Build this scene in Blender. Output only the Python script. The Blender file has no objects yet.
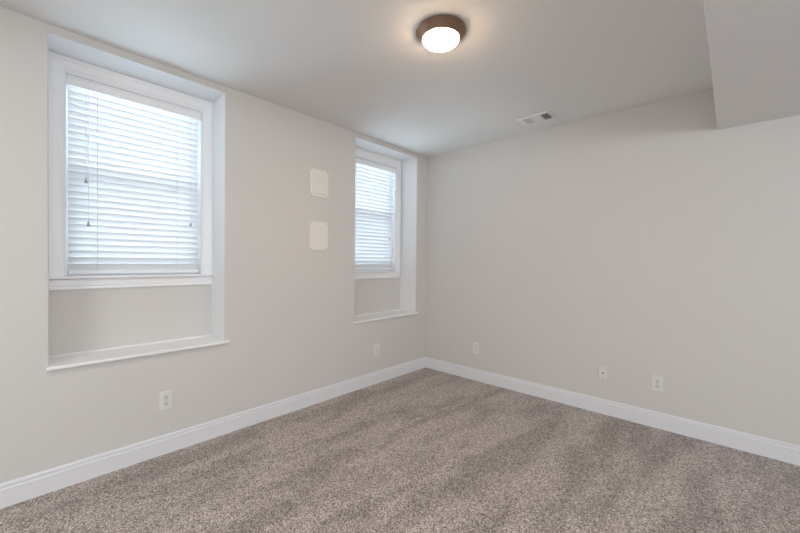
import bpy, bmesh, math, random
from mathutils import Vector, Matrix
random.seed(7)
C = bpy.context.scene
COL = C.collection

# ------------------------------------------------------------------ camera
F_PX, YAW, PITCH, ROLL = 359.058, -0.7460, -0.0121, 0.0091
CAM = Vector((2.6149, -3.2772, 1.2217))
cy, sy, cp, sp = math.cos(YAW), math.sin(YAW), math.cos(PITCH), math.sin(PITCH)
fwd = Vector((sy * cp, cy * cp, sp))
rgt = Vector((cy, -sy, 0))
upv = rgt.cross(fwd)
cr, sr = math.cos(ROLL), math.sin(ROLL)
r2 = rgt * cr + upv * sr
u2 = -rgt * sr + upv * cr
cd = bpy.data.cameras.new('camera')
cam = bpy.data.objects.new('camera', cd)
COL.objects.link(cam)
m = Matrix((r2, u2, -fwd)).transposed().to_4x4()
m.translation = CAM
cam.matrix_world = m
cd.sensor_fit = 'HORIZONTAL'
cd.sensor_width = 36.0
cd.lens = F_PX / 800.0 * 36.0
cd.clip_start = 0.02
C.camera = cam

# ------------------------------------------------------------------ world: bright overcast sky
w = bpy.data.worlds.new('overcast_sky')
C.world = w
w.use_nodes = True
nt = w.node_tree
nt.nodes.clear()
out = nt.nodes.new('ShaderNodeOutputWorld')
bg = nt.nodes.new('ShaderNodeBackground')
tc = nt.nodes.new('ShaderNodeTexCoord')
sx = nt.nodes.new('ShaderNodeSeparateXYZ')
rp = nt.nodes.new('ShaderNodeValToRGB')
rp.color_ramp.elements[0].position = 0.47
rp.color_ramp.elements[0].color = (0.82, 0.90, 1.00, 1)
rp.color_ramp.elements[1].position = 0.55
rp.color_ramp.elements[1].color = (0.80, 0.92, 1.08, 1)
mp = nt.nodes.new('ShaderNodeMapRange')
mp.inputs['From Min'].default_value = -1
mp.inputs['From Max'].default_value = 1
nt.links.new(tc.outputs['Generated'], sx.inputs[0])
nt.links.new(sx.outputs['Z'], mp.inputs['Value'])
nt.links.new(mp.outputs[0], rp.inputs[0])
nt.links.new(rp.outputs[0], bg.inputs['Color'])
bg.inputs['Strength'].default_value = 5.8
nt.links.new(bg.outputs[0], out.inputs[0])

# ------------------------------------------------------------------ large area lights: fill added behind and beside the camera, plus an unseen ceiling light
def area(name, loc, target, sx_, sy_, power, col):
    l = bpy.data.lights.new(name, 'AREA')
    l.shape = 'RECTANGLE'
    l.size, l.size_y = sx_, sy_
    l.energy = power
    l.color = col
    o = bpy.data.objects.new(name, l)
    COL.objects.link(o)
    o.location = loc
    d = Vector(target) - Vector(loc)
    o.rotation_euler = d.to_track_quat('-Z', 'Y').to_euler()
    return o
area('rear_fill', (3.3, -6.4, 1.45), (2.2, 0, 1.1), 2.6, 1.6, 52, (0.92, 0.97, 1.0))  # unseen fill added to brighten the back wall
area('ceiling_light_behind_camera', (1.3, -4.3, 2.42), (1.3, -4.3, 0), 0.8, 0.8, 18, (0.97, 0.98, 1.0))
area('side_fill', (5.1, -2.9, 1.72), (0, -2.6, 0.9), 2.6, 0.75, 55, (0.86, 0.95, 1.04))  # unseen fill added to brighten the left wall and window recesses
# added sun lamp shining up through the blinds to brighten ceiling and recesses
sl = bpy.data.lights.new('upward_fill_sun', 'SUN')
sl.energy = 24.0
sl.angle = math.radians(100)
sl.color = (0.68, 0.85, 1.0)
so = bpy.data.objects.new('upward_fill_sun', sl)
COL.objects.link(so)
so.location = (-3, -1.7, -1.5)
so.rotation_euler = Vector((0.66, 0.0, 0.75)).to_track_quat('-Z', 'Y').to_euler()

C.view_settings.view_transform = 'Standard'
C.view_settings.look = 'None'
C.view_settings.exposure = 0.0
C.view_settings.gamma = 1.0
C.view_settings.use_curve_mapping = False
C.cycles.use_denoising = True
C.cycles.max_bounces = 14
C.cycles.diffuse_bounces = 10
C.cycles.transmission_bounces = 10

# ------------------------------------------------------------------ materials
def srgb(r, g, b):
    f = lambda c: (c / 255 / 12.92) if c <= 10.3 else ((c / 255 + 0.055) / 1.055) ** 2.4
    return (f(r), f(g), f(b), 1)

def mat(name, col, rough=0.6, bump=0.0, scale=200, spec=0.4, metal=0.0, var=0.02):
    m_ = bpy.data.materials.new(name)
    m_.use_nodes = True
    t = m_.node_tree
    b = t.nodes['Principled BSDF']
    b.inputs['Roughness'].default_value = rough
    b.inputs['Specular IOR Level'].default_value = spec
    b.inputs['Metallic'].default_value = metal
    co = t.nodes.new('ShaderNodeTexCoord')
    n = t.nodes.new('ShaderNodeTexNoise')
    n.inputs['Scale'].default_value = scale
    n.inputs['Detail'].default_value = 3
    t.links.new(co.outputs['Object'], n.inputs['Vector'])
    mx = t.nodes.new('ShaderNodeMix')
    mx.data_type = 'RGBA'
    mx.inputs[6].default_value = tuple(c * (1 - var) for c in col[:3]) + (1,)
    mx.inputs[7].default_value = tuple(min(1, c * (1 + var)) for c in col[:3]) + (1,)
    t.links.new(n.outputs['Fac'], mx.inputs[0])
    t.links.new(mx.outputs[2], b.inputs['Base Color'])
    if bump:
        bp = t.nodes.new('ShaderNodeBump')
        bp.inputs['Strength'].default_value = bump
        bp.inputs['Distance'].default_value = 0.001
        t.links.new(n.outputs['Fac'], bp.inputs['Height'])
        t.links.new(bp.outputs[0], b.inputs['Normal'])
    return m_

M = {}
M['wall'] = mat('greige_wall_paint', srgb(210, 207, 203), 0.75, 0.08, 260, 0.25)
M['reveal'] = mat('wall_paint_with_window_glow', srgb(229, 230, 231), 0.6, 0.08, 260, 0.3)  # wall paint lightened to put the window glow into the returns
M['ceiling'] = mat('ceiling_paint', srgb(226, 225, 223), 0.85, 0.08, 220, 0.2)
M['trim'] = mat('white_semigloss_trim', srgb(240, 240, 241), 0.35, 0.02, 60, 0.45)
M['base'] = mat('white_baseboard_paint', srgb(226, 226, 229), 0.35, 0.02, 60, 0.45)
M['ledge'] = mat('white_ledge_paint', srgb(238, 238, 238), 0.35, 0.02, 60, 0.45)
M['vinyl'] = mat('white_vinyl_sash', srgb(230, 232, 234), 0.4, 0.0, 60, 0.4)
M['plate'] = mat('white_plastic_plate', srgb(224, 222, 218), 0.3, 0.0, 80, 0.5)
M['ivory'] = mat('almond_plastic_plate', srgb(225, 217, 212), 0.35, 0.0, 80, 0.45)
M['socket'] = mat('white_plastic_socket', srgb(216, 214, 210), 0.35, 0.0, 80, 0.5)
M['slot'] = mat('dark_slot', srgb(45, 42, 40), 0.7, 0.0, 80, 0.2)
M['screw'] = mat('painted_screw', srgb(120, 116, 112), 0.4, 0.0, 80, 0.5, 0.4)
M['panel'] = mat('painted_access_panel', srgb(230, 226, 221), 0.45, 0.02, 90, 0.4)
M['vent'] = mat('white_enamel_register', srgb(232, 231, 229), 0.4, 0.0, 80, 0.5)
M['duct'] = mat('dark_duct', srgb(52, 50, 49), 0.9, 0.0, 40, 0.1)
M['bronze'] = mat('oil_rubbed_bronze', srgb(142, 112, 94), 0.42, 0.03, 120, 0.5, 0.4, 0.12)
M['rail'] = mat('blind_rail', srgb(240, 240, 240), 0.4, 0.0, 60, 0.4)
M['cord'] = mat('blind_cord', srgb(205, 205, 204), 0.8, 0.0, 400, 0.2)
M['tassel'] = mat('clear_grey_tassel', srgb(185, 185, 187), 0.4, 0.0, 80, 0.5)

# slats: thin white vinyl that lets some daylight through
def slat_mat():
    m_ = mat('white_vinyl_slat', srgb(238, 239, 240), 0.42, 0.0, 60, 0.4)
    t = m_.node_tree
    b = t.nodes['Principled BSDF']
    o = t.nodes['Material Output']
    tr = t.nodes.new('ShaderNodeBsdfTranslucent')
    tr.inputs['Color'].default_value = (0.88, 0.92, 0.97, 1)
    mx = t.nodes.new('ShaderNodeMixShader')
    mx.inputs[0].default_value = 0.10
    t.links.new(b.outputs[0], mx.inputs[1])
    t.links.new(tr.outputs[0], mx.inputs[2])
    t.links.new(mx.outputs[0], o.inputs[0])
    return m_
M['slat'] = slat_mat()

def glass_mat():
    m_ = bpy.data.materials.new('window_glass')
    m_.use_nodes = True
    t = m_.node_tree
    t.nodes.clear()
    o = t.nodes.new('ShaderNodeOutputMaterial')
    tp = t.nodes.new('ShaderNodeBsdfTransparent')
    tp.inputs['Color'].default_value = (0.95, 0.97, 0.97, 1)
    gl = t.nodes.new('ShaderNodeBsdfGlossy')
    gl.inputs['Roughness'].default_value = 0.02
    fr = t.nodes.new('ShaderNodeFresnel')
    mx = t.nodes.new('ShaderNodeMixShader')
    t.links.new(fr.outputs[0], mx.inputs[0])
    t.links.new(tp.outputs[0], mx.inputs[1])
    t.links.new(gl.outputs[0], mx.inputs[2])
    t.links.new(mx.outputs[0], o.inputs[0])
    return m_
M['glass'] = glass_mat()

def screen_mat():
    # fine dark woven mesh: mostly open
    m_ = bpy.data.materials.new('insect_screen_mesh')
    m_.use_nodes = True
    t = m_.node_tree
    b = t.nodes['Principled BSDF']
    b.inputs['Base Color'].default_value = (0.05, 0.05, 0.055, 1)
    b.inputs['Alpha'].default_value = 0.16
    return m_
M['screen'] = screen_mat()

def lamp_mat():
    m_ = bpy.data.materials.new('lit_frosted_glass')
    m_.use_nodes = True
    b = m_.node_tree.nodes['Principled BSDF']
    b.inputs['Base Color'].default_value = (0.9, 0.88, 0.84, 1)
    b.inputs['Roughness'].default_value = 0.4
    b.inputs['Emission Color'].default_value = (1.0, 0.70, 0.45, 1)
    b.inputs['Emission Strength'].default_value = 84.0
    return m_
M['lamp'] = lamp_mat()

def carpet_mat():
    m_ = bpy.data.materials.new('taupe_frieze_carpet')
    m_.use_nodes = True
    t = m_.node_tree
    L = t.links.new
    b = t.nodes['Principled BSDF']
    b.inputs['Roughness'].default_value = 1.0
    b.inputs['Specular IOR Level'].default_value = 0.05
    b.inputs['Sheen Weight'].default_value = 0.15
    co = t.nodes.new('ShaderNodeTexCoord')
    # yarn tips of several tones
    v = t.nodes.new('ShaderNodeTexVoronoi')
    v.inputs['Scale'].default_value = 205
    L(co.outputs['Object'], v.inputs['Vector'])
    sep = t.nodes.new('ShaderNodeSeparateColor')
    L(v.outputs['Color'], sep.inputs[0])
    r = t.nodes.new('ShaderNodeValToRGB')
    e = r.color_ramp.elements
    e[0].position, e[0].color = 0.0, srgb(108, 97, 92)
    e[1].position, e[1].color = 1.0, srgb(236, 227, 219)
    for p_, c_ in ((0.3, srgb(150, 139, 133)), (0.55, srgb(182, 171, 165)), (0.8, srgb(206, 194, 187))):
        k = r.color_ramp.elements.new(p_)
        k.color = c_
    L(sep.outputs[0], r.inputs[0])
    # broad bands where the pile was brushed one way or the other
    mpn = t.nodes.new('ShaderNodeMapping')
    mpn.inputs['Rotation'].default_value = (0, 0, math.radians(CARPET_ANG))
    mpn.inputs['Scale'].default_value = (2.9, 0.85, 1)
    L(co.outputs['Object'], mpn.inputs['Vector'])
    n = t.nodes.new('ShaderNodeTexNoise')
    n.inputs['Scale'].default_value = 1.6
    n.inputs['Detail'].default_value = 3.5
    n.inputs['Roughness'].default_value = 0.62
    n.inputs['Distortion'].default_value = 0.5
    L(mpn.outputs[0], n.inputs['Vector'])
    r2_ = t.nodes.new('ShaderNodeValToRGB')
    r2_.color_ramp.elements[0].position = 0.41
    r2_.color_ramp.elements[0].color = (0.75, 0.745, 0.74, 1)
    r2_.color_ramp.elements[1].position = 0.57
    r2_.color_ramp.elements[1].color = (1.01, 1.01, 1.01, 1)
    wv = t.nodes.new('ShaderNodeTexWave')
    wv.wave_type, wv.bands_direction, wv.wave_profile = 'BANDS', 'X', 'SIN'
    wv.inputs['Scale'].default_value = 0.95
    wv.inputs['Distortion'].default_value = 6.0
    wv.inputs['Detail'].default_value = 1.5
    wv.inputs['Detail Scale'].default_value = 1.1
    mp2 = t.nodes.new('ShaderNodeMapping')
    mp2.inputs['Rotation'].default_value = (0, 0, math.radians(5))
    L(co.outputs['Object'], mp2.inputs['Vector'])
    L(mp2.outputs[0], wv.inputs['Vector'])
    mf = t.nodes.new('ShaderNodeMix')
    mf.data_type = 'FLOAT'
    mf.inputs[0].default_value = 0.11
    L(n.outputs['Fac'], mf.inputs[2])
    L(wv.outputs['Fac'], mf.inputs[3])
    L(mf.outputs[0], r2_.inputs[0])
    mx = t.nodes.new('ShaderNodeMix')
    mx.data_type = 'RGBA'
    mx.blend_type = 'MULTIPLY'
    mx.inputs[0].default_value = 1.0
    L(r.outputs[0], mx.inputs[6])
    L(r2_.outputs[0], mx.inputs[7])
    L(mx.outputs[2], b.inputs['Base Color'])
    n3 = t.nodes.new('ShaderNodeTexNoise')
    n3.inputs['Scale'].default_value = 210
    n3.inputs['Detail'].default_value = 2
    L(co.outputs['Object'], n3.inputs['Vector'])
    bp = t.nodes.new('ShaderNodeBump')
    bp.inputs['Strength'].default_value = 0.8
    bp.inputs['Distance'].default_value = 0.006
    L(n3.outputs['Fac'], bp.inputs['Height'])
    L(bp.outputs[0], b.inputs['Normal'])
    return m_
CARPET_ANG = 4
M['carpet'] = carpet_mat()

# ------------------------------------------------------------------ mesh helpers
def obj(name, bm, m_, parent=None, smooth=False):
    bmesh.ops.recalc_face_normals(bm, faces=bm.faces[:])
    me = bpy.data.meshes.new(name)
    bm.to_mesh(me)
    bm.free()
    if smooth:
        for p_ in me.polygons:
            p_.use_smooth = True
    o = bpy.data.objects.new(name, me)
    COL.objects.link(o)
    me.materials.append(m_)
    if parent:
        o.parent = parent
    return o

def add_box(bm, x0, x1, y0, y1, z0, z1, bev=0.0, seg=2, only=None):
    vs = [bm.verts.new((x, y, z)) for x in (x0, x1) for y in (y0, y1) for z in (z0, z1)]
    fs = [(0, 1, 3, 2), (4, 6, 7, 5), (0, 4, 5, 1), (2, 3, 7, 6), (0, 2, 6, 4), (1, 5, 7, 3)]
    faces = [bm.faces.new([vs[i] for i in f]) for f in fs]
    if bev:
        es = set(e for f in faces for e in f.edges)
        if only:
            es = [e for e in es if only(e)]
        bmesh.ops.bevel(bm, geom=list(es), offset=bev, segments=seg, profile=0.5, affect='EDGES')
    return faces

def box(*a, **k):
    bm = bmesh.new()
    add_box(bm, *a, **k)
    return bm

def add_cyl(bm, p0, p1, r, n=12, r1=None):
    p0, p1 = Vector(p0), Vector(p1)
    d = p1 - p0
    rot = d.to_track_quat('Z', 'Y').to_matrix().to_4x4()
    mt = Matrix.Translation((p0 + p1) / 2) @ rot
    bmesh.ops.create_cone(bm, cap_ends=True, segments=n, radius1=r, radius2=r if r1 is None else r1, depth=d.length, matrix=mt)

def lathe(profile, n=64):
    bm = bmesh.new()
    rings = []
    for (r, z) in profile:
        if r < 1e-6:
            rings.append([bm.verts.new((0, 0, z))])
        else:
            rings.append([bm.verts.new((r * math.cos(2 * math.pi * k / n), r * math.sin(2 * math.pi * k / n), z)) for k in range(n)])
    for a, b in zip(rings, rings[1:]):
        for k in range(n):
            k2 = (k + 1) % n
            q = [a[k % len(a)], a[k2 % len(a)], b[k2 % len(b)], b[k % len(b)]]
            q2 = []
            for v in q:
                if v not in q2:
                    q2.append(v)
            if len(q2) > 2:
                bm.faces.new(q2)
    return bm

def loft(bm, prof_pts, closed=True):
    """prof_pts: list (one per profile point) of lists of path points."""
    g = [[bm.verts.new(p_) for p_ in row] for row in prof_pts]
    n = len(g)
    for i in range(n if closed else n - 1):
        a, b = g[i], g[(i + 1) % n]
        for j in range(len(a) - 1):
            bm.faces.new((a[j], a[j + 1], b[j + 1], b[j]))
    if closed:
        bm.faces.new([r_[0] for r_ in g])
        bm.faces.new([r_[-1] for r_ in reversed(g)])

def empty(name, loc, parent=None):
    o = bpy.data.objects.new(name, None)
    COL.objects.link(o)
    o.empty_display_size = 0.05
    o.location = loc
    if parent:
        o.parent = parent
    return o

def struct(o, label=None, cat=None):
    o['kind'] = 'structure'
    if label:
        o['label'] = label
    if cat:
        o['category'] = cat
    return o

def tag(o, label, cat, group=None):
    o['label'] = label
    o['category'] = cat
    if group:
        o['group'] = group
    return o

# ------------------------------------------------------------------ room shell
H = 2.44
XR, YF = 5.3, -6.6
D1 = 0.245                      # depth of the drywall recess in front of each window
W1 = dict(y0=-3.145, y1=-2.262, z0=0.64, z1=2.393)
W2 = dict(y0=-1.074, y1=-0.180, z0=0.64, z1=2.393)
O1 = dict(y0=-3.072, y1=-2.325, z0=1.105, z1=2.313)   # sash openings
O2 = dict(y0=-1.005, y1=-0.262, z0=1.105, z1=2.313)

def wall_slab(bm, x0, x1, ys, zs, holes):
    """thick wall as one closed shell: grid faces front/back, with hole linings"""
    gy, gz = sorted(set(ys)), sorted(set(zs))
    V = {}
    def v(x, y, z):
        k = (x, y, z)
        if k not in V:
            V[k] = bm.verts.new(k)
        return V[k]
    def solid(i, j):
        if i < 0 or j < 0 or i >= len(gy) - 1 or j >= len(gz) - 1:
            return False
        cy_, cz_ = (gy[i] + gy[i + 1]) / 2, (gz[j] + gz[j + 1]) / 2
        return not any(h['y0'] < cy_ < h['y1'] and h['z0'] < cz_ < h['z1'] for h in holes)
    for i in range(len(gy) - 1):
        for j in range(len(gz) - 1):
            if not solid(i, j):
                continue
            a, b, c, d = gy[i], gy[i + 1], gz[j], gz[j + 1]
            bm.faces.new((v(x1, a, c), v(x1, b, c), v(x1, b, d), v(x1, a, d)))
            bm.faces.new((v(x0, a, c), v(x0, a, d), v(x0, b, d), v(x0, b, c)))
            if not solid(i - 1, j):
                bm.faces.new((v(x0, a, c), v(x1, a, c), v(x1, a, d), v(x0, a, d)))
            if not solid(i + 1, j):
                bm.faces.new((v(x0, b, c), v(x0, b, d), v(x1, b, d), v(x1, b, c)))
            if not solid(i, j - 1):
                bm.faces.new((v(x0, a, c), v(x0, b, c), v(x1, b, c), v(x1, a, c)))
            if not solid(i, j + 1):
                bm.faces.new((v(x0, a, d), v(x1, a, d), v(x1, b, d), v(x0, b, d)))

bm = bmesh.new()
ys = [YF - 0.15, 0.15] + [W1['y0'], W1['y1'], W2['y0'], W2['y1']]
wall_slab(bm, -D1, 0.0, ys, [-0.1, H + 0.1, W1['z0'], W1['z1']], [W1, W2])
# rounded corner bead on the room-side edges of the recesses
es = []
for e in bm.edges:
    a, b = e.verts
    if abs(a.co.x) < 1e-6 and abs(b.co.x) < 1e-6 and len(e.link_faces) == 2:
        n0, n1 = e.link_faces[0].normal, e.link_faces[1].normal
        e.link_faces[0].normal_update(); e.link_faces[1].normal_update()
        mid = (a.co + b.co) / 2
        if abs(e.link_faces[0].normal.dot(e.link_faces[1].normal)) < 0.5 and YF < mid.y < 0.1 and 0 < mid.z < H:
            es.append(e)
bmesh.ops.bevel(bm, geom=es, offset=0.006, segments=3, profile=0.5, affect='EDGES')
# back layer with the two sash openings
ys = [YF - 0.15, 0.15] + [O1['y0'], O1['y1'], O2['y0'], O2['y1']]
wall_slab(bm, -D1 - 0.16, -D1 - 0.0005, ys, [-0.1, H + 0.1, O1['z0'], O1['z1']], [O1, O2])
o = struct(obj('wall_left', bm, M['wall']))
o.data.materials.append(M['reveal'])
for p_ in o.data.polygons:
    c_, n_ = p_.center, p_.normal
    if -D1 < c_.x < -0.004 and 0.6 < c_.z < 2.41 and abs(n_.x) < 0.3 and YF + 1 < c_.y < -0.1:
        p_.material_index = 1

struct(obj('wall_back', box(0.0, XR + 0.15, 0.0, 0.15, -0.1, H + 0.1), M['wall']))
struct(obj('wall_right', box(XR, XR + 0.15, YF, 0.0, -0.1, H + 0.1), M['wall']))
struct(obj('wall_front', box(0.0, XR + 0.15, YF - 0.15, YF, -0.1, H + 0.1), M['wall']))
struct(obj('floor', box(0.0, XR, YF, 0.0, -0.1, 0.0), M['carpet']))
# ceiling slab, with the lower box of drywall along its right side as its child
ceil = struct(obj('ceiling', box(0.0, XR, YF, 0.0, H, H + 0.1), M['ceiling']))
SX, SZ = 2.5281, 2.1444
obj('soffit', box(SX, XR, YF, 0.0, SZ, H, bev=0.004, only=lambda e: all(abs(v.co.x - SX) < 1e-5 and abs(v.co.z - SZ) < 1e-5 for v in e.verts)), M['ceiling'], ceil)

# baseboards, one moulded profile, mitred in the corner
BP = [(0, 0), (0.0135, 0), (0.0135, 0.0845), (0.0170, 0.0865), (0.0170, 0.0905), (0.0130, 0.0970), (0.0040, 0.0985), (0.0030, 0.1045), (0.0105, 0.1060), (0.0110, 0.1100), (0.0080, 0.1165), (0.0030, 0.1195), (0, 0.1195)]
bm = bmesh.new()
loft(bm, [[(d, YF, z), (d, -d, z)] for d, z in BP])
struct(obj('baseboard_left', bm, M['base']))
bm = bmesh.new()
loft(bm, [[(d, -d, z), (XR, -d, z)] for d, z in BP])
struct(obj('baseboard_back', bm, M['base']))

# deep ledges (stools) along the bottom of each recess
def ledge(name, W):
    bm = bmesh.new()
    z0, z1 = 0.6405, 0.6585
    y0, y1 = W['y0'], W['y1']
    pl = [(-D1, y0), (0.0, y0), (0.0, y0 - 0.012), (0.024, y0 - 0.012), (0.024, y1 + 0.030), (0.0, y1 + 0.030), (0.0, y1), (-D1, y1)]
    lo = [bm.verts.new((x, y, z0)) for x, y in pl]
    hi = [bm.verts.new((x, y, z1)) for x, y in pl]
    bm.faces.new(lo)
    bm.faces.new(hi)
    for k in range(len(pl)):
        k2 = (k + 1) % len(pl)
        bm.faces.new((lo[k], lo[k2], hi[k2], hi[k]))
    es = [e for e in bm.edges if all(abs(v.co.x - 0.024) < 1e-5 for v in e.verts)]
    bmesh.ops.bevel(bm, geom=es, offset=0.006, segments=3, profile=0.5, affect='EDGES')
    o = struct(obj(name, bm, M['ledge']))
    # small caulked bead where the ledge meets the recess wall
    bm = bmesh.new()
    pr = [(0, 0), (0.009, 0), (0.0066, 0.0045), (0.0035, 0.0075), (0, 0.009)]
    loft(bm, [[(-D1 + a, y0 + 0.001, z1 + b), (-D1 + a, y1 - a, z1 + b)] for a, b in pr])
    obj('caulk_bead', bm, M['ledge'], o)
    return o
ledge('trim_1', W1)
ledge('trim_2', W2)

# ------------------------------------------------------------------ double hung windows
# casing profile: (distance out from the opening, thickness off the recess wall)
CPROF = [(0.0, 0.0), (0.0, 0.009), (0.004, 0.011), (0.012, 0.0115), (0.016, 0.014), (0.050, 0.0165), (0.056, 0.0165), (0.060, 0.0195), (0.077, 0.0205), (0.080, 0.018), (0.080, 0.0)]
def window(name, O, W):
    y0, y1, z1 = O['y0'], O['y1'], O['z1']
    root = struct(empty(name, (0, 0, 0)))
    xb = -D1
    # casing on three sides, mitred
    k = 0.79
    bm = bmesh.new()
    zb = 1.1225
    loft(bm, [[(xb + d, y0 - a * k, zb), (xb + d, y0 - a * k, z1 + a * 0.995), (xb + d, y1 + a * k, z1 + a * 0.995), (xb + d, y1 + a * k, zb)] for a, d in CPROF])
    obj('window_casing', bm, M['trim'], root)
    # stool and apron
    obj('window_stool', box(-0.33, -0.203, W['y0'] + 0.0005, min(y1 + 0.072, W['y1'] - 0.0005), 1.1075, 1.1225, bev=0.004, only=lambda e: all(v.co.x > -0.21 for v in e.verts)), M['trim'], root)
    bm = bmesh.new()
    ap = [(0.0, 1.1075), (0.004, 1.1075), (0.004, 1.1030), (0.018, 1.1025), (0.019, 1.098), (0.0165, 1.094), (0.0155, 1.066), (0.0125, 1.062), (0.0125, 1.0555), (0.0165, 1.0535), (0.0175, 1.049), (0.0150, 1.0435), (0.0, 1.0415)]
    loft(bm, [[(xb + d, y0 - 0.062, z), (xb + d, y1 + 0.061, z)] for d, z in ap])
    obj('window_apron', bm, M['trim'], root)
    # jamb lining
    bm = bmesh.new()
    t = 0.012
    add_box(bm, -0.40, xb + 0.009, y0, y0 + t, 1.1225, z1)
    add_box(bm, -0.40, xb + 0.009, y1 - t, y1, 1.1225, z1)
    add_box(bm, -0.40, xb + 0.009, y0 + t, y1 - t, z1 - t, z1)
    add_box(bm, -0.40, -0.335, y0 + t, y1 - t, 1.105, 1.1235)
    obj('window_jamb', bm, M['vinyl'], root)
    # sashes
    def sash(nm, xa, xc, za, zc, rail_lo, rail_hi):
        bm = bmesh.new()
        ya, yc, s = y0 + t, y1 - t, 0.038
        add_box(bm, xa, xc, ya, ya + s, za, zc)
        add_box(bm, xa, xc, yc - s, yc, za, zc)
        add_box(bm, xa, xc, ya + s, yc - s, za, za + rail_lo)
        add_box(bm, xa, xc, ya + s, yc - s, zc - rail_hi, zc)
        o = obj(nm, bm, M['vinyl'], root)
        xm = (xa + xc) / 2
        obj('glass_pane', box(xm - 0.002, xm + 0.002, ya + s, yc - s, za + rail_lo, zc - rail_hi), M['glass'], o)
    # insect screen over the lower half, on the outer side
    bm = bmesh.new()
    ya, yc = y0 + t, y1 - t
    for q in ((ya, ya + 0.014, 1.1240, 1.6840), (yc - 0.014, yc, 1.1240, 1.6840), (ya + 0.014, yc - 0.014, 1.1240, 1.1380), (ya + 0.014, yc - 0.014, 1.6700, 1.6840)):
        add_box(bm, -0.400, -0.392, *q)
    o_ = obj('screen_frame', bm, M['vinyl'], root)
    obj('screen_mesh', box(-0.3970, -0.3955, ya + 0.014, yc - 0.014, 1.1380, 1.6700), M['screen'], o_)
    sash('lower_sash', -0.356, -0.328, 1.1235, 1.722, 0.055, 0.038)
    sash('upper_sash', -0.388, -0.360, 1.685, z1 - t, 0.038, 0.045)
    return root
window('window_1', O1, W1)
window('window_2', O2, W2)

# ------------------------------------------------------------------ horizontal blinds
TILT = math.radians(-48)
PITCH_S, SLAT_W = 0.0392, 0.050
def blind(O, label, cords):
    """cords: list of (y, z_end) for the hanging cords with tassels"""
    y0, y1 = O['y0'] + 0.0125, O['y1'] - 0.0125
    ztop = O['z1'] - 0.012
    xs = -0.277
    root = tag(empty('window_blind', (xs, (y0 + y1) / 2, 1.1225)), label, 'blind', 'white window blinds')
    off = Vector(root.location)
    def part(nm, bm, m_, par=root, smooth=False):
        bmesh.ops.translate(bm, verts=bm.verts[:], vec=-off)
        return obj(nm, bm, m_, par, smooth)
    ys0, ys1 = y0 + 0.010, y1 - 0.010
    bm = bmesh.new()
    add_box(bm, xs - 0.024, xs + 0.024, y0 + 0.002, y1 - 0.002, ztop - 0.045, ztop - 0.0005)
    part('head_rail', bm, M['rail'])
    bm = bmesh.new()
    vp = [(0.0, 0.0), (0.012, 0.002), (0.012, 0.010), (0.009, 0.014), (0.009, 0.046), (0.012, 0.050), (0.012, 0.058), (0.007, 0.062), (0.0, 0.0625)]
    zv = ztop - 0.063
    loft(bm, [[(xs + 0.026 + d, y0 + 0.001, zv + z), (xs + 0.026 + d, y1 - 0.001, zv + z)] for d, z in vp])
    part('valance', bm, M['rail'])
    # bottom rail
    zr = 1.1335
    part('bottom_rail', box(xs - 0.026, xs + 0.026, ys0, ys1, zr, zr + 0.020, bev=0.003), M['rail'])
    # slats, tipped with the room-side edge down
    bm = bmesh.new()
    z = zr + 0.045
    ct, st = math.cos(TILT), math.sin(TILT)
    rnd = random.Random(3)
    while z < ztop - 0.058:
        da = rnd.uniform(-0.02, 0.02)
        c_, s_ = math.cos(TILT + da), math.sin(TILT + da)
        n = 6
        pts = []
        for side in (1, -1):
            rng = range(n + 1) if side == 1 else range(n, -1, -1)
            for k in rng:
                u = (k / n - 0.5) * SLAT_W
                h = 0.0020 * (1 - (2 * u / SLAT_W) ** 2) + side * 0.0011
                pts.append((xs + u * c_ + h * s_, z - u * s_ + h * c_))
        loft(bm, [[(x, ys0, zz), (x, ys1, zz)] for x, zz in pts])
        z += PITCH_S
    part('slats', bm, M['slat'])
    # ladder cords in front of the slats
    wdt = y1 - y0
    for f in (0.197, 0.795):
        yy = y0 + wdt * f
        bm = bmesh.new()
        xf = xs + SLAT_W / 2 * ct + 0.005
        add_cyl(bm, (xf, yy, zr + 0.012), (xf, yy, ztop - 0.05), 0.0011, 6)
        add_cyl(bm, (xf, yy, zr + 0.012), (xs + 0.025, yy, zr + 0.010), 0.0011, 6)
        part('ladder_cord', bm, M['cord'])
    for i, (yy, ze) in enumerate(cords):
        xf = xs + 0.0410
        bm = bmesh.new()
        add_cyl(bm, (xf, yy, ze), (xf, yy, ztop - 0.050), 0.0010, 6)
        c = part('pull_cord', bm, M['cord'])
        b2 = lathe([(0, 0.016), (0.0030, 0.015), (0.0042, 0.009), (0.0078, -0.006), (0.0088, -0.011), (0.0070, -0.016), (0, -0.017)], 14)
        bmesh.ops.translate(b2, verts=b2.verts[:], vec=Vector((xf, yy, ze)))
        part('tassel', b2, M['tassel'], c, True)
    return root
blind(O1, 'white slatted blind in the large near window, three pull cords', [(-2.972, 1.694), (-2.962, 1.436), (-2.405, 1.480)])
blind(O2, 'white slatted blind in the far window beside the room corner', [(-0.378, 1.484)])

# ------------------------------------------------------------------ ceiling lamp
lamp = tag(empty('ceiling_lamp', (1.472, -1.740, H)), 'round flush ceiling lamp with bronze pan and glowing frosted glass', 'lamp')
obj('pan', lathe([(0, -0.0003), (0.124, -0.0003), (0.1290, -0.004), (0.1315, -0.0085), (0.1305, -0.0115), (0.124, -0.0145), (0.119, -0.0185), (0.113, -0.027), (0.107, -0.0355), (0.1025, -0.042), (0.0995, -0.045), (0.0955, -0.045), (0.0940, -0.041), (0, -0.039)]), M['bronze'], lamp, True)
obj('glass_shade', lathe([(0.0935, -0.0395), (0.0945, -0.047), (0.0915, -0.0545), (0.083, -0.0615), (0.068, -0.067), (0.050, -0.0705), (0.025, -0.0725), (0, -0.073)]), M['lamp'], lamp, True)

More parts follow.
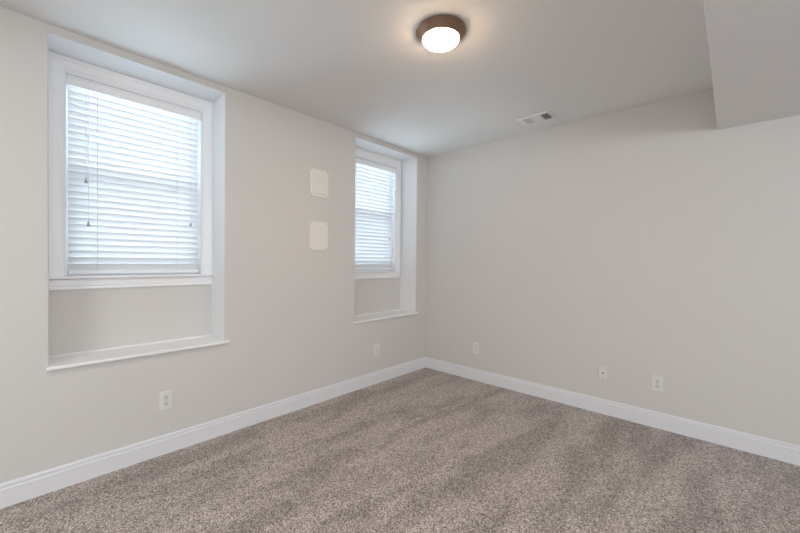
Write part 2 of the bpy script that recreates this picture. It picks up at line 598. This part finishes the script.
# ------------------------------------------------------------------ ceiling register
v0x, v1x, v0y, v1y = 1.262, 1.526, -0.372, -0.182
vent = tag(empty('air_vent', ((v0x + v1x) / 2, (v0y + v1y) / 2, H)), 'white metal air vent on the ceiling near the back wall', 'vent')
off = Vector(vent.location)
def vpart(nm, bm, m_, par=vent):
    bmesh.ops.translate(bm, verts=bm.verts[:], vec=-off)
    return obj(nm, bm, m_, par)
ix0, ix1, iy0, iy1 = v0x + 0.040, v1x - 0.022, v0y + 0.032, v1y - 0.036
sec = [(ix0, ix0 + 0.054), (ix0 + 0.060, ix1 - 0.064), (ix1 - 0.058, ix1)]
bm = bmesh.new()
zt, zb_ = H - 0.0005, H - 0.007
add_box(bm, v0x, v1x, v0y, iy0, zb_, zt, bev=0.0025)
add_box(bm, v0x, v1x, iy1, v1y, zb_, zt, bev=0.0025)
add_box(bm, v0x, ix0, iy0, iy1, zb_, zt)
add_box(bm, ix1, v1x, iy0, iy1, zb_, zt)
add_box(bm, sec[0][1], sec[1][0], iy0, iy1, zb_, zt)
add_box(bm, sec[1][1], sec[2][0], iy0, iy1, zb_, zt)
# raised rolled rim on the room side
add_box(bm, v0x, v1x, v0y - 0.005, v0y + 0.004, H - 0.0155, H - 0.0005, bev=0.002)
vpart('face_plate', bm, M['vent'])
vpart('duct_opening', box(ix0, ix1, iy0, iy1, H - 0.0012, H - 0.0004), M['duct'])
def louvres(xa, xb2, n, ang, along='y'):
    bm = bmesh.new()
    for k in range(n):
        if along == 'y':
            c = xa + (k + 0.5) * (xb2 - xa) / n
            hw = 0.0062
            dx, dz = hw * math.cos(ang), hw * math.sin(ang)
            zc = H - 0.0062
            vs = [(c - dx, zc + dz), (c + dx, zc - dz)]
            pr = [(vs[0][0], vs[0][1]), (vs[1][0], vs[1][1]), (vs[1][0] - 0.0008, vs[1][1] - 0.0008), (vs[0][0] - 0.0008, vs[0][1] - 0.0008)]
            loft(bm, [[(x, iy0, z), (x, iy1, z)] for x, z in pr])
        else:
            c = iy0 + (k + 0.5) * (iy1 - iy0) / n
            hw = 0.0095
            dy, dz = hw * math.cos(ang), hw * math.sin(ang)
            zc = H - 0.0062
            pr = [(c - dy, zc + dz), (c + dy, zc - dz), (c + dy, zc - dz - 0.001), (c - dy, zc + dz - 0.001)]
            loft(bm, [[(xa, y, z), (xb2, y, z)] for y, z in pr])
    return bm
vpart('louvres', louvres(*sec[0], 6, math.radians(-38)), M['vent'])
vpart('louvres', louvres(*sec[1], 7, math.radians(22), 'x'), M['vent'])
vpart('louvres', louvres(*sec[2], 6, math.radians(58)), M['vent'])
bm = bmesh.new()
add_box(bm, v1x - 0.012, v1x - 0.005, -0.262, -0.250, H - 0.016, H - 0.0065, bev=0.001)
vpart('damper_lever', bm, M['vent'])

# ------------------------------------------------------------------ wall plates.  Built in local axes: u across, v up, n out of the wall
def wall_frame(o, wall, pos, z):
    """left wall: u=-y?, n=+x ; back wall: u=+x, n=-y"""
    if wall == 'left':
        o.rotation_euler = (math.pi / 2, 0, math.pi / 2)
        o.location = (0.0, pos, z)
    else:
        o.rotation_euler = (math.pi / 2, 0, 0)
        o.location = (pos, 0.0, z)
# local coordinates: x across, y up, z out of the wall
def plate_bm(wd, ht, th, bev):
    return box(-wd / 2, wd / 2, -ht / 2, ht / 2, 0.0002, th, bev=bev, seg=3, only=lambda e: all(v.co.z > th - 1e-5 for v in e.verts))

def screw_bm(x, y, z, r=0.003):
    bm = bmesh.new()
    add_cyl(bm, (x, y, z - 0.001), (x, y, z + 0.0008), r, 14)
    return bm

def duplex(label, wall, pos, z):
    o = tag(empty('electrical_outlet', (0, 0, 0)), label, 'outlet', 'white duplex outlets')
    wall_frame(o, wall, pos, z)
    obj('cover_plate', plate_bm(0.070, 0.1145, 0.0062, 0.0028), M['plate'], o)
    for s in (1, -1):
        cyy = s * 0.0195
        bm = bmesh.new()
        n = 28
        ring = []
        for k in range(n):
            a = 2 * math.pi * k / n
            ring.append((max(-0.0172, min(0.0172, 0.0185 * math.cos(a))), cyy + 0.0142 * max(-0.93, min(0.93, math.sin(a) * 1.1))))
        loft(bm, [[(x, y, 0.004), (x, y, 0.0078)] for x, y in ring])
        so = obj('socket', bm, M['socket'], o)
        bm = bmesh.new()
        add_box(bm, -0.0082, -0.0054, cyy - 0.0012, cyy + 0.0080, 0.0074, 0.0083)
        add_box(bm, 0.0054, 0.0080, cyy + 0.0002, cyy + 0.0075, 0.0074, 0.0083)
        add_cyl(bm, (0, cyy - 0.0070, 0.0074), (0, cyy - 0.0070, 0.0083), 0.0030, 12)
        obj('slots', bm, M['slot'], so)
    obj('screw', screw_bm(0, 0, 0.0066), M['screw'], o)
    return o

def insert_plate(label, wall, pos, z):
    o = tag(empty('wall_plate', (0, 0, 0)), label, 'wall plate', 'white wall plates with a narrow insert')
    wall_frame(o, wall, pos, z)
    bm = bmesh.new()
    # frame around a rectangular opening
    w2, h2, a, b, th = 0.035, 0.0573, 0.0125, 0.0340, 0.0064
    def rect(x, y, z_):
        return [(-x, -y, z_), (x, -y, z_), (x, y, z_), (-x, y, z_), (-x, -y, z_)]
    loft(bm, [rect(w2, h2, 0.0002), rect(w2, h2, th - 0.0028), rect(w2 - 0.0028, h2 - 0.0028, th), rect(a, b, th), rect(a, b, 0.0002)], closed=False)
    bmesh.ops.remove_doubles(bm, verts=bm.verts[:], dist=1e-6)
    obj('cover_plate', bm, M['plate'], o)
    obj('insert', box(-a + 0.0008, a - 0.0008, -b + 0.0008, b - 0.0008, 0.0003, 0.0030, bev=0.0006), M['socket'], o)['label'] = 'recessed greyer insert'
    for s in (1, -1):
        obj('screw', screw_bm(0, s * 0.048, 0.0066, 0.0028), M['plate'], o)
    return o

duplex('white duplex outlet under the large near window, above the left baseboard', 'left', -2.616, 0.335)
duplex('white duplex outlet on the back wall, rightmost plate', 'back', 2.219, 0.331)
insert_plate('small white wall plate under the far window', 'left', -0.786, 0.336)
insert_plate('small white wall plate on the back wall nearest the corner', 'back', 0.673, 0.335)

o = tag(empty('cable_jack_plate', (0, 0, 0)), 'white wall plate with one dark coaxial jack on the back wall', 'wall plate')
wall_frame(o, 'back', 1.856, 0.333)
obj('cover_plate', plate_bm(0.063, 0.106, 0.0062, 0.0026), M['ivory'], o)
bm = bmesh.new()
add_cyl(bm, (0, 0, 0.004), (0, 0, 0.0085), 0.0065, 6)
add_cyl(bm, (0, 0, 0.0080), (0, 0, 0.0150), 0.0047, 16)
obj('coaxial_jack', bm, M['slot'], o)['label'] = 'dark threaded jack'
for s in (1, -1):
    obj('screw', screw_bm(0, s * 0.042, 0.0066, 0.0032), M['screw'], o)

# ------------------------------------------------------------------ two access panels between the windows
def access_panel(label, yc, zc, wd, ht, rim, proud):
    o = tag(empty('access_panel', (0, 0, 0)), label, 'access panel', 'access panels between the windows')
    wall_frame(o, 'left', yc, zc)
    obj('flange', plate_bm(wd, ht, 0.0080, 0.0030), M['panel'], o)
    w2, h2 = wd / 2 - rim, ht / 2 - rim
    def rect(x, y, z_):
        return [(-x, -y, z_), (x, -y, z_), (x, y, z_), (-x, y, z_), (-x, -y, z_)]
    bm = bmesh.new()
    loft(bm, [rect(w2, h2, 0.0075), rect(w2, h2, 0.0080 + proud), rect(w2 - 0.004, h2 - 0.004, 0.0080 + proud + 0.0030)], closed=False)
    x, y, z_ = w2 - 0.004, h2 - 0.004, 0.0080 + proud + 0.0030
    bmesh.ops.remove_doubles(bm, verts=bm.verts[:], dist=1e-6)
    top = [v for v in bm.verts if abs(v.co.z - z_) < 1e-6]
    top.sort(key=lambda v: math.atan2(v.co.y, v.co.x))
    bm.faces.new(top)
    obj('cover', bm, M['panel'], o)
    for sx_ in (1, -1):
        for sy_ in (1, -1):
            obj('screw', screw_bm(sx_ * (wd / 2 - 0.012), sy_ * (ht / 2 - 0.012), 0.0084, 0.0044), M['screw'], o)
    return o
access_panel('upper of two white access panels between the windows', -1.4815, 1.891, 0.184, 0.231, 0.024, 0.006)
access_panel('lower of two cream access panels between the windows', -1.4815, 1.440, 0.182, 0.242, 0.026, 0.001)
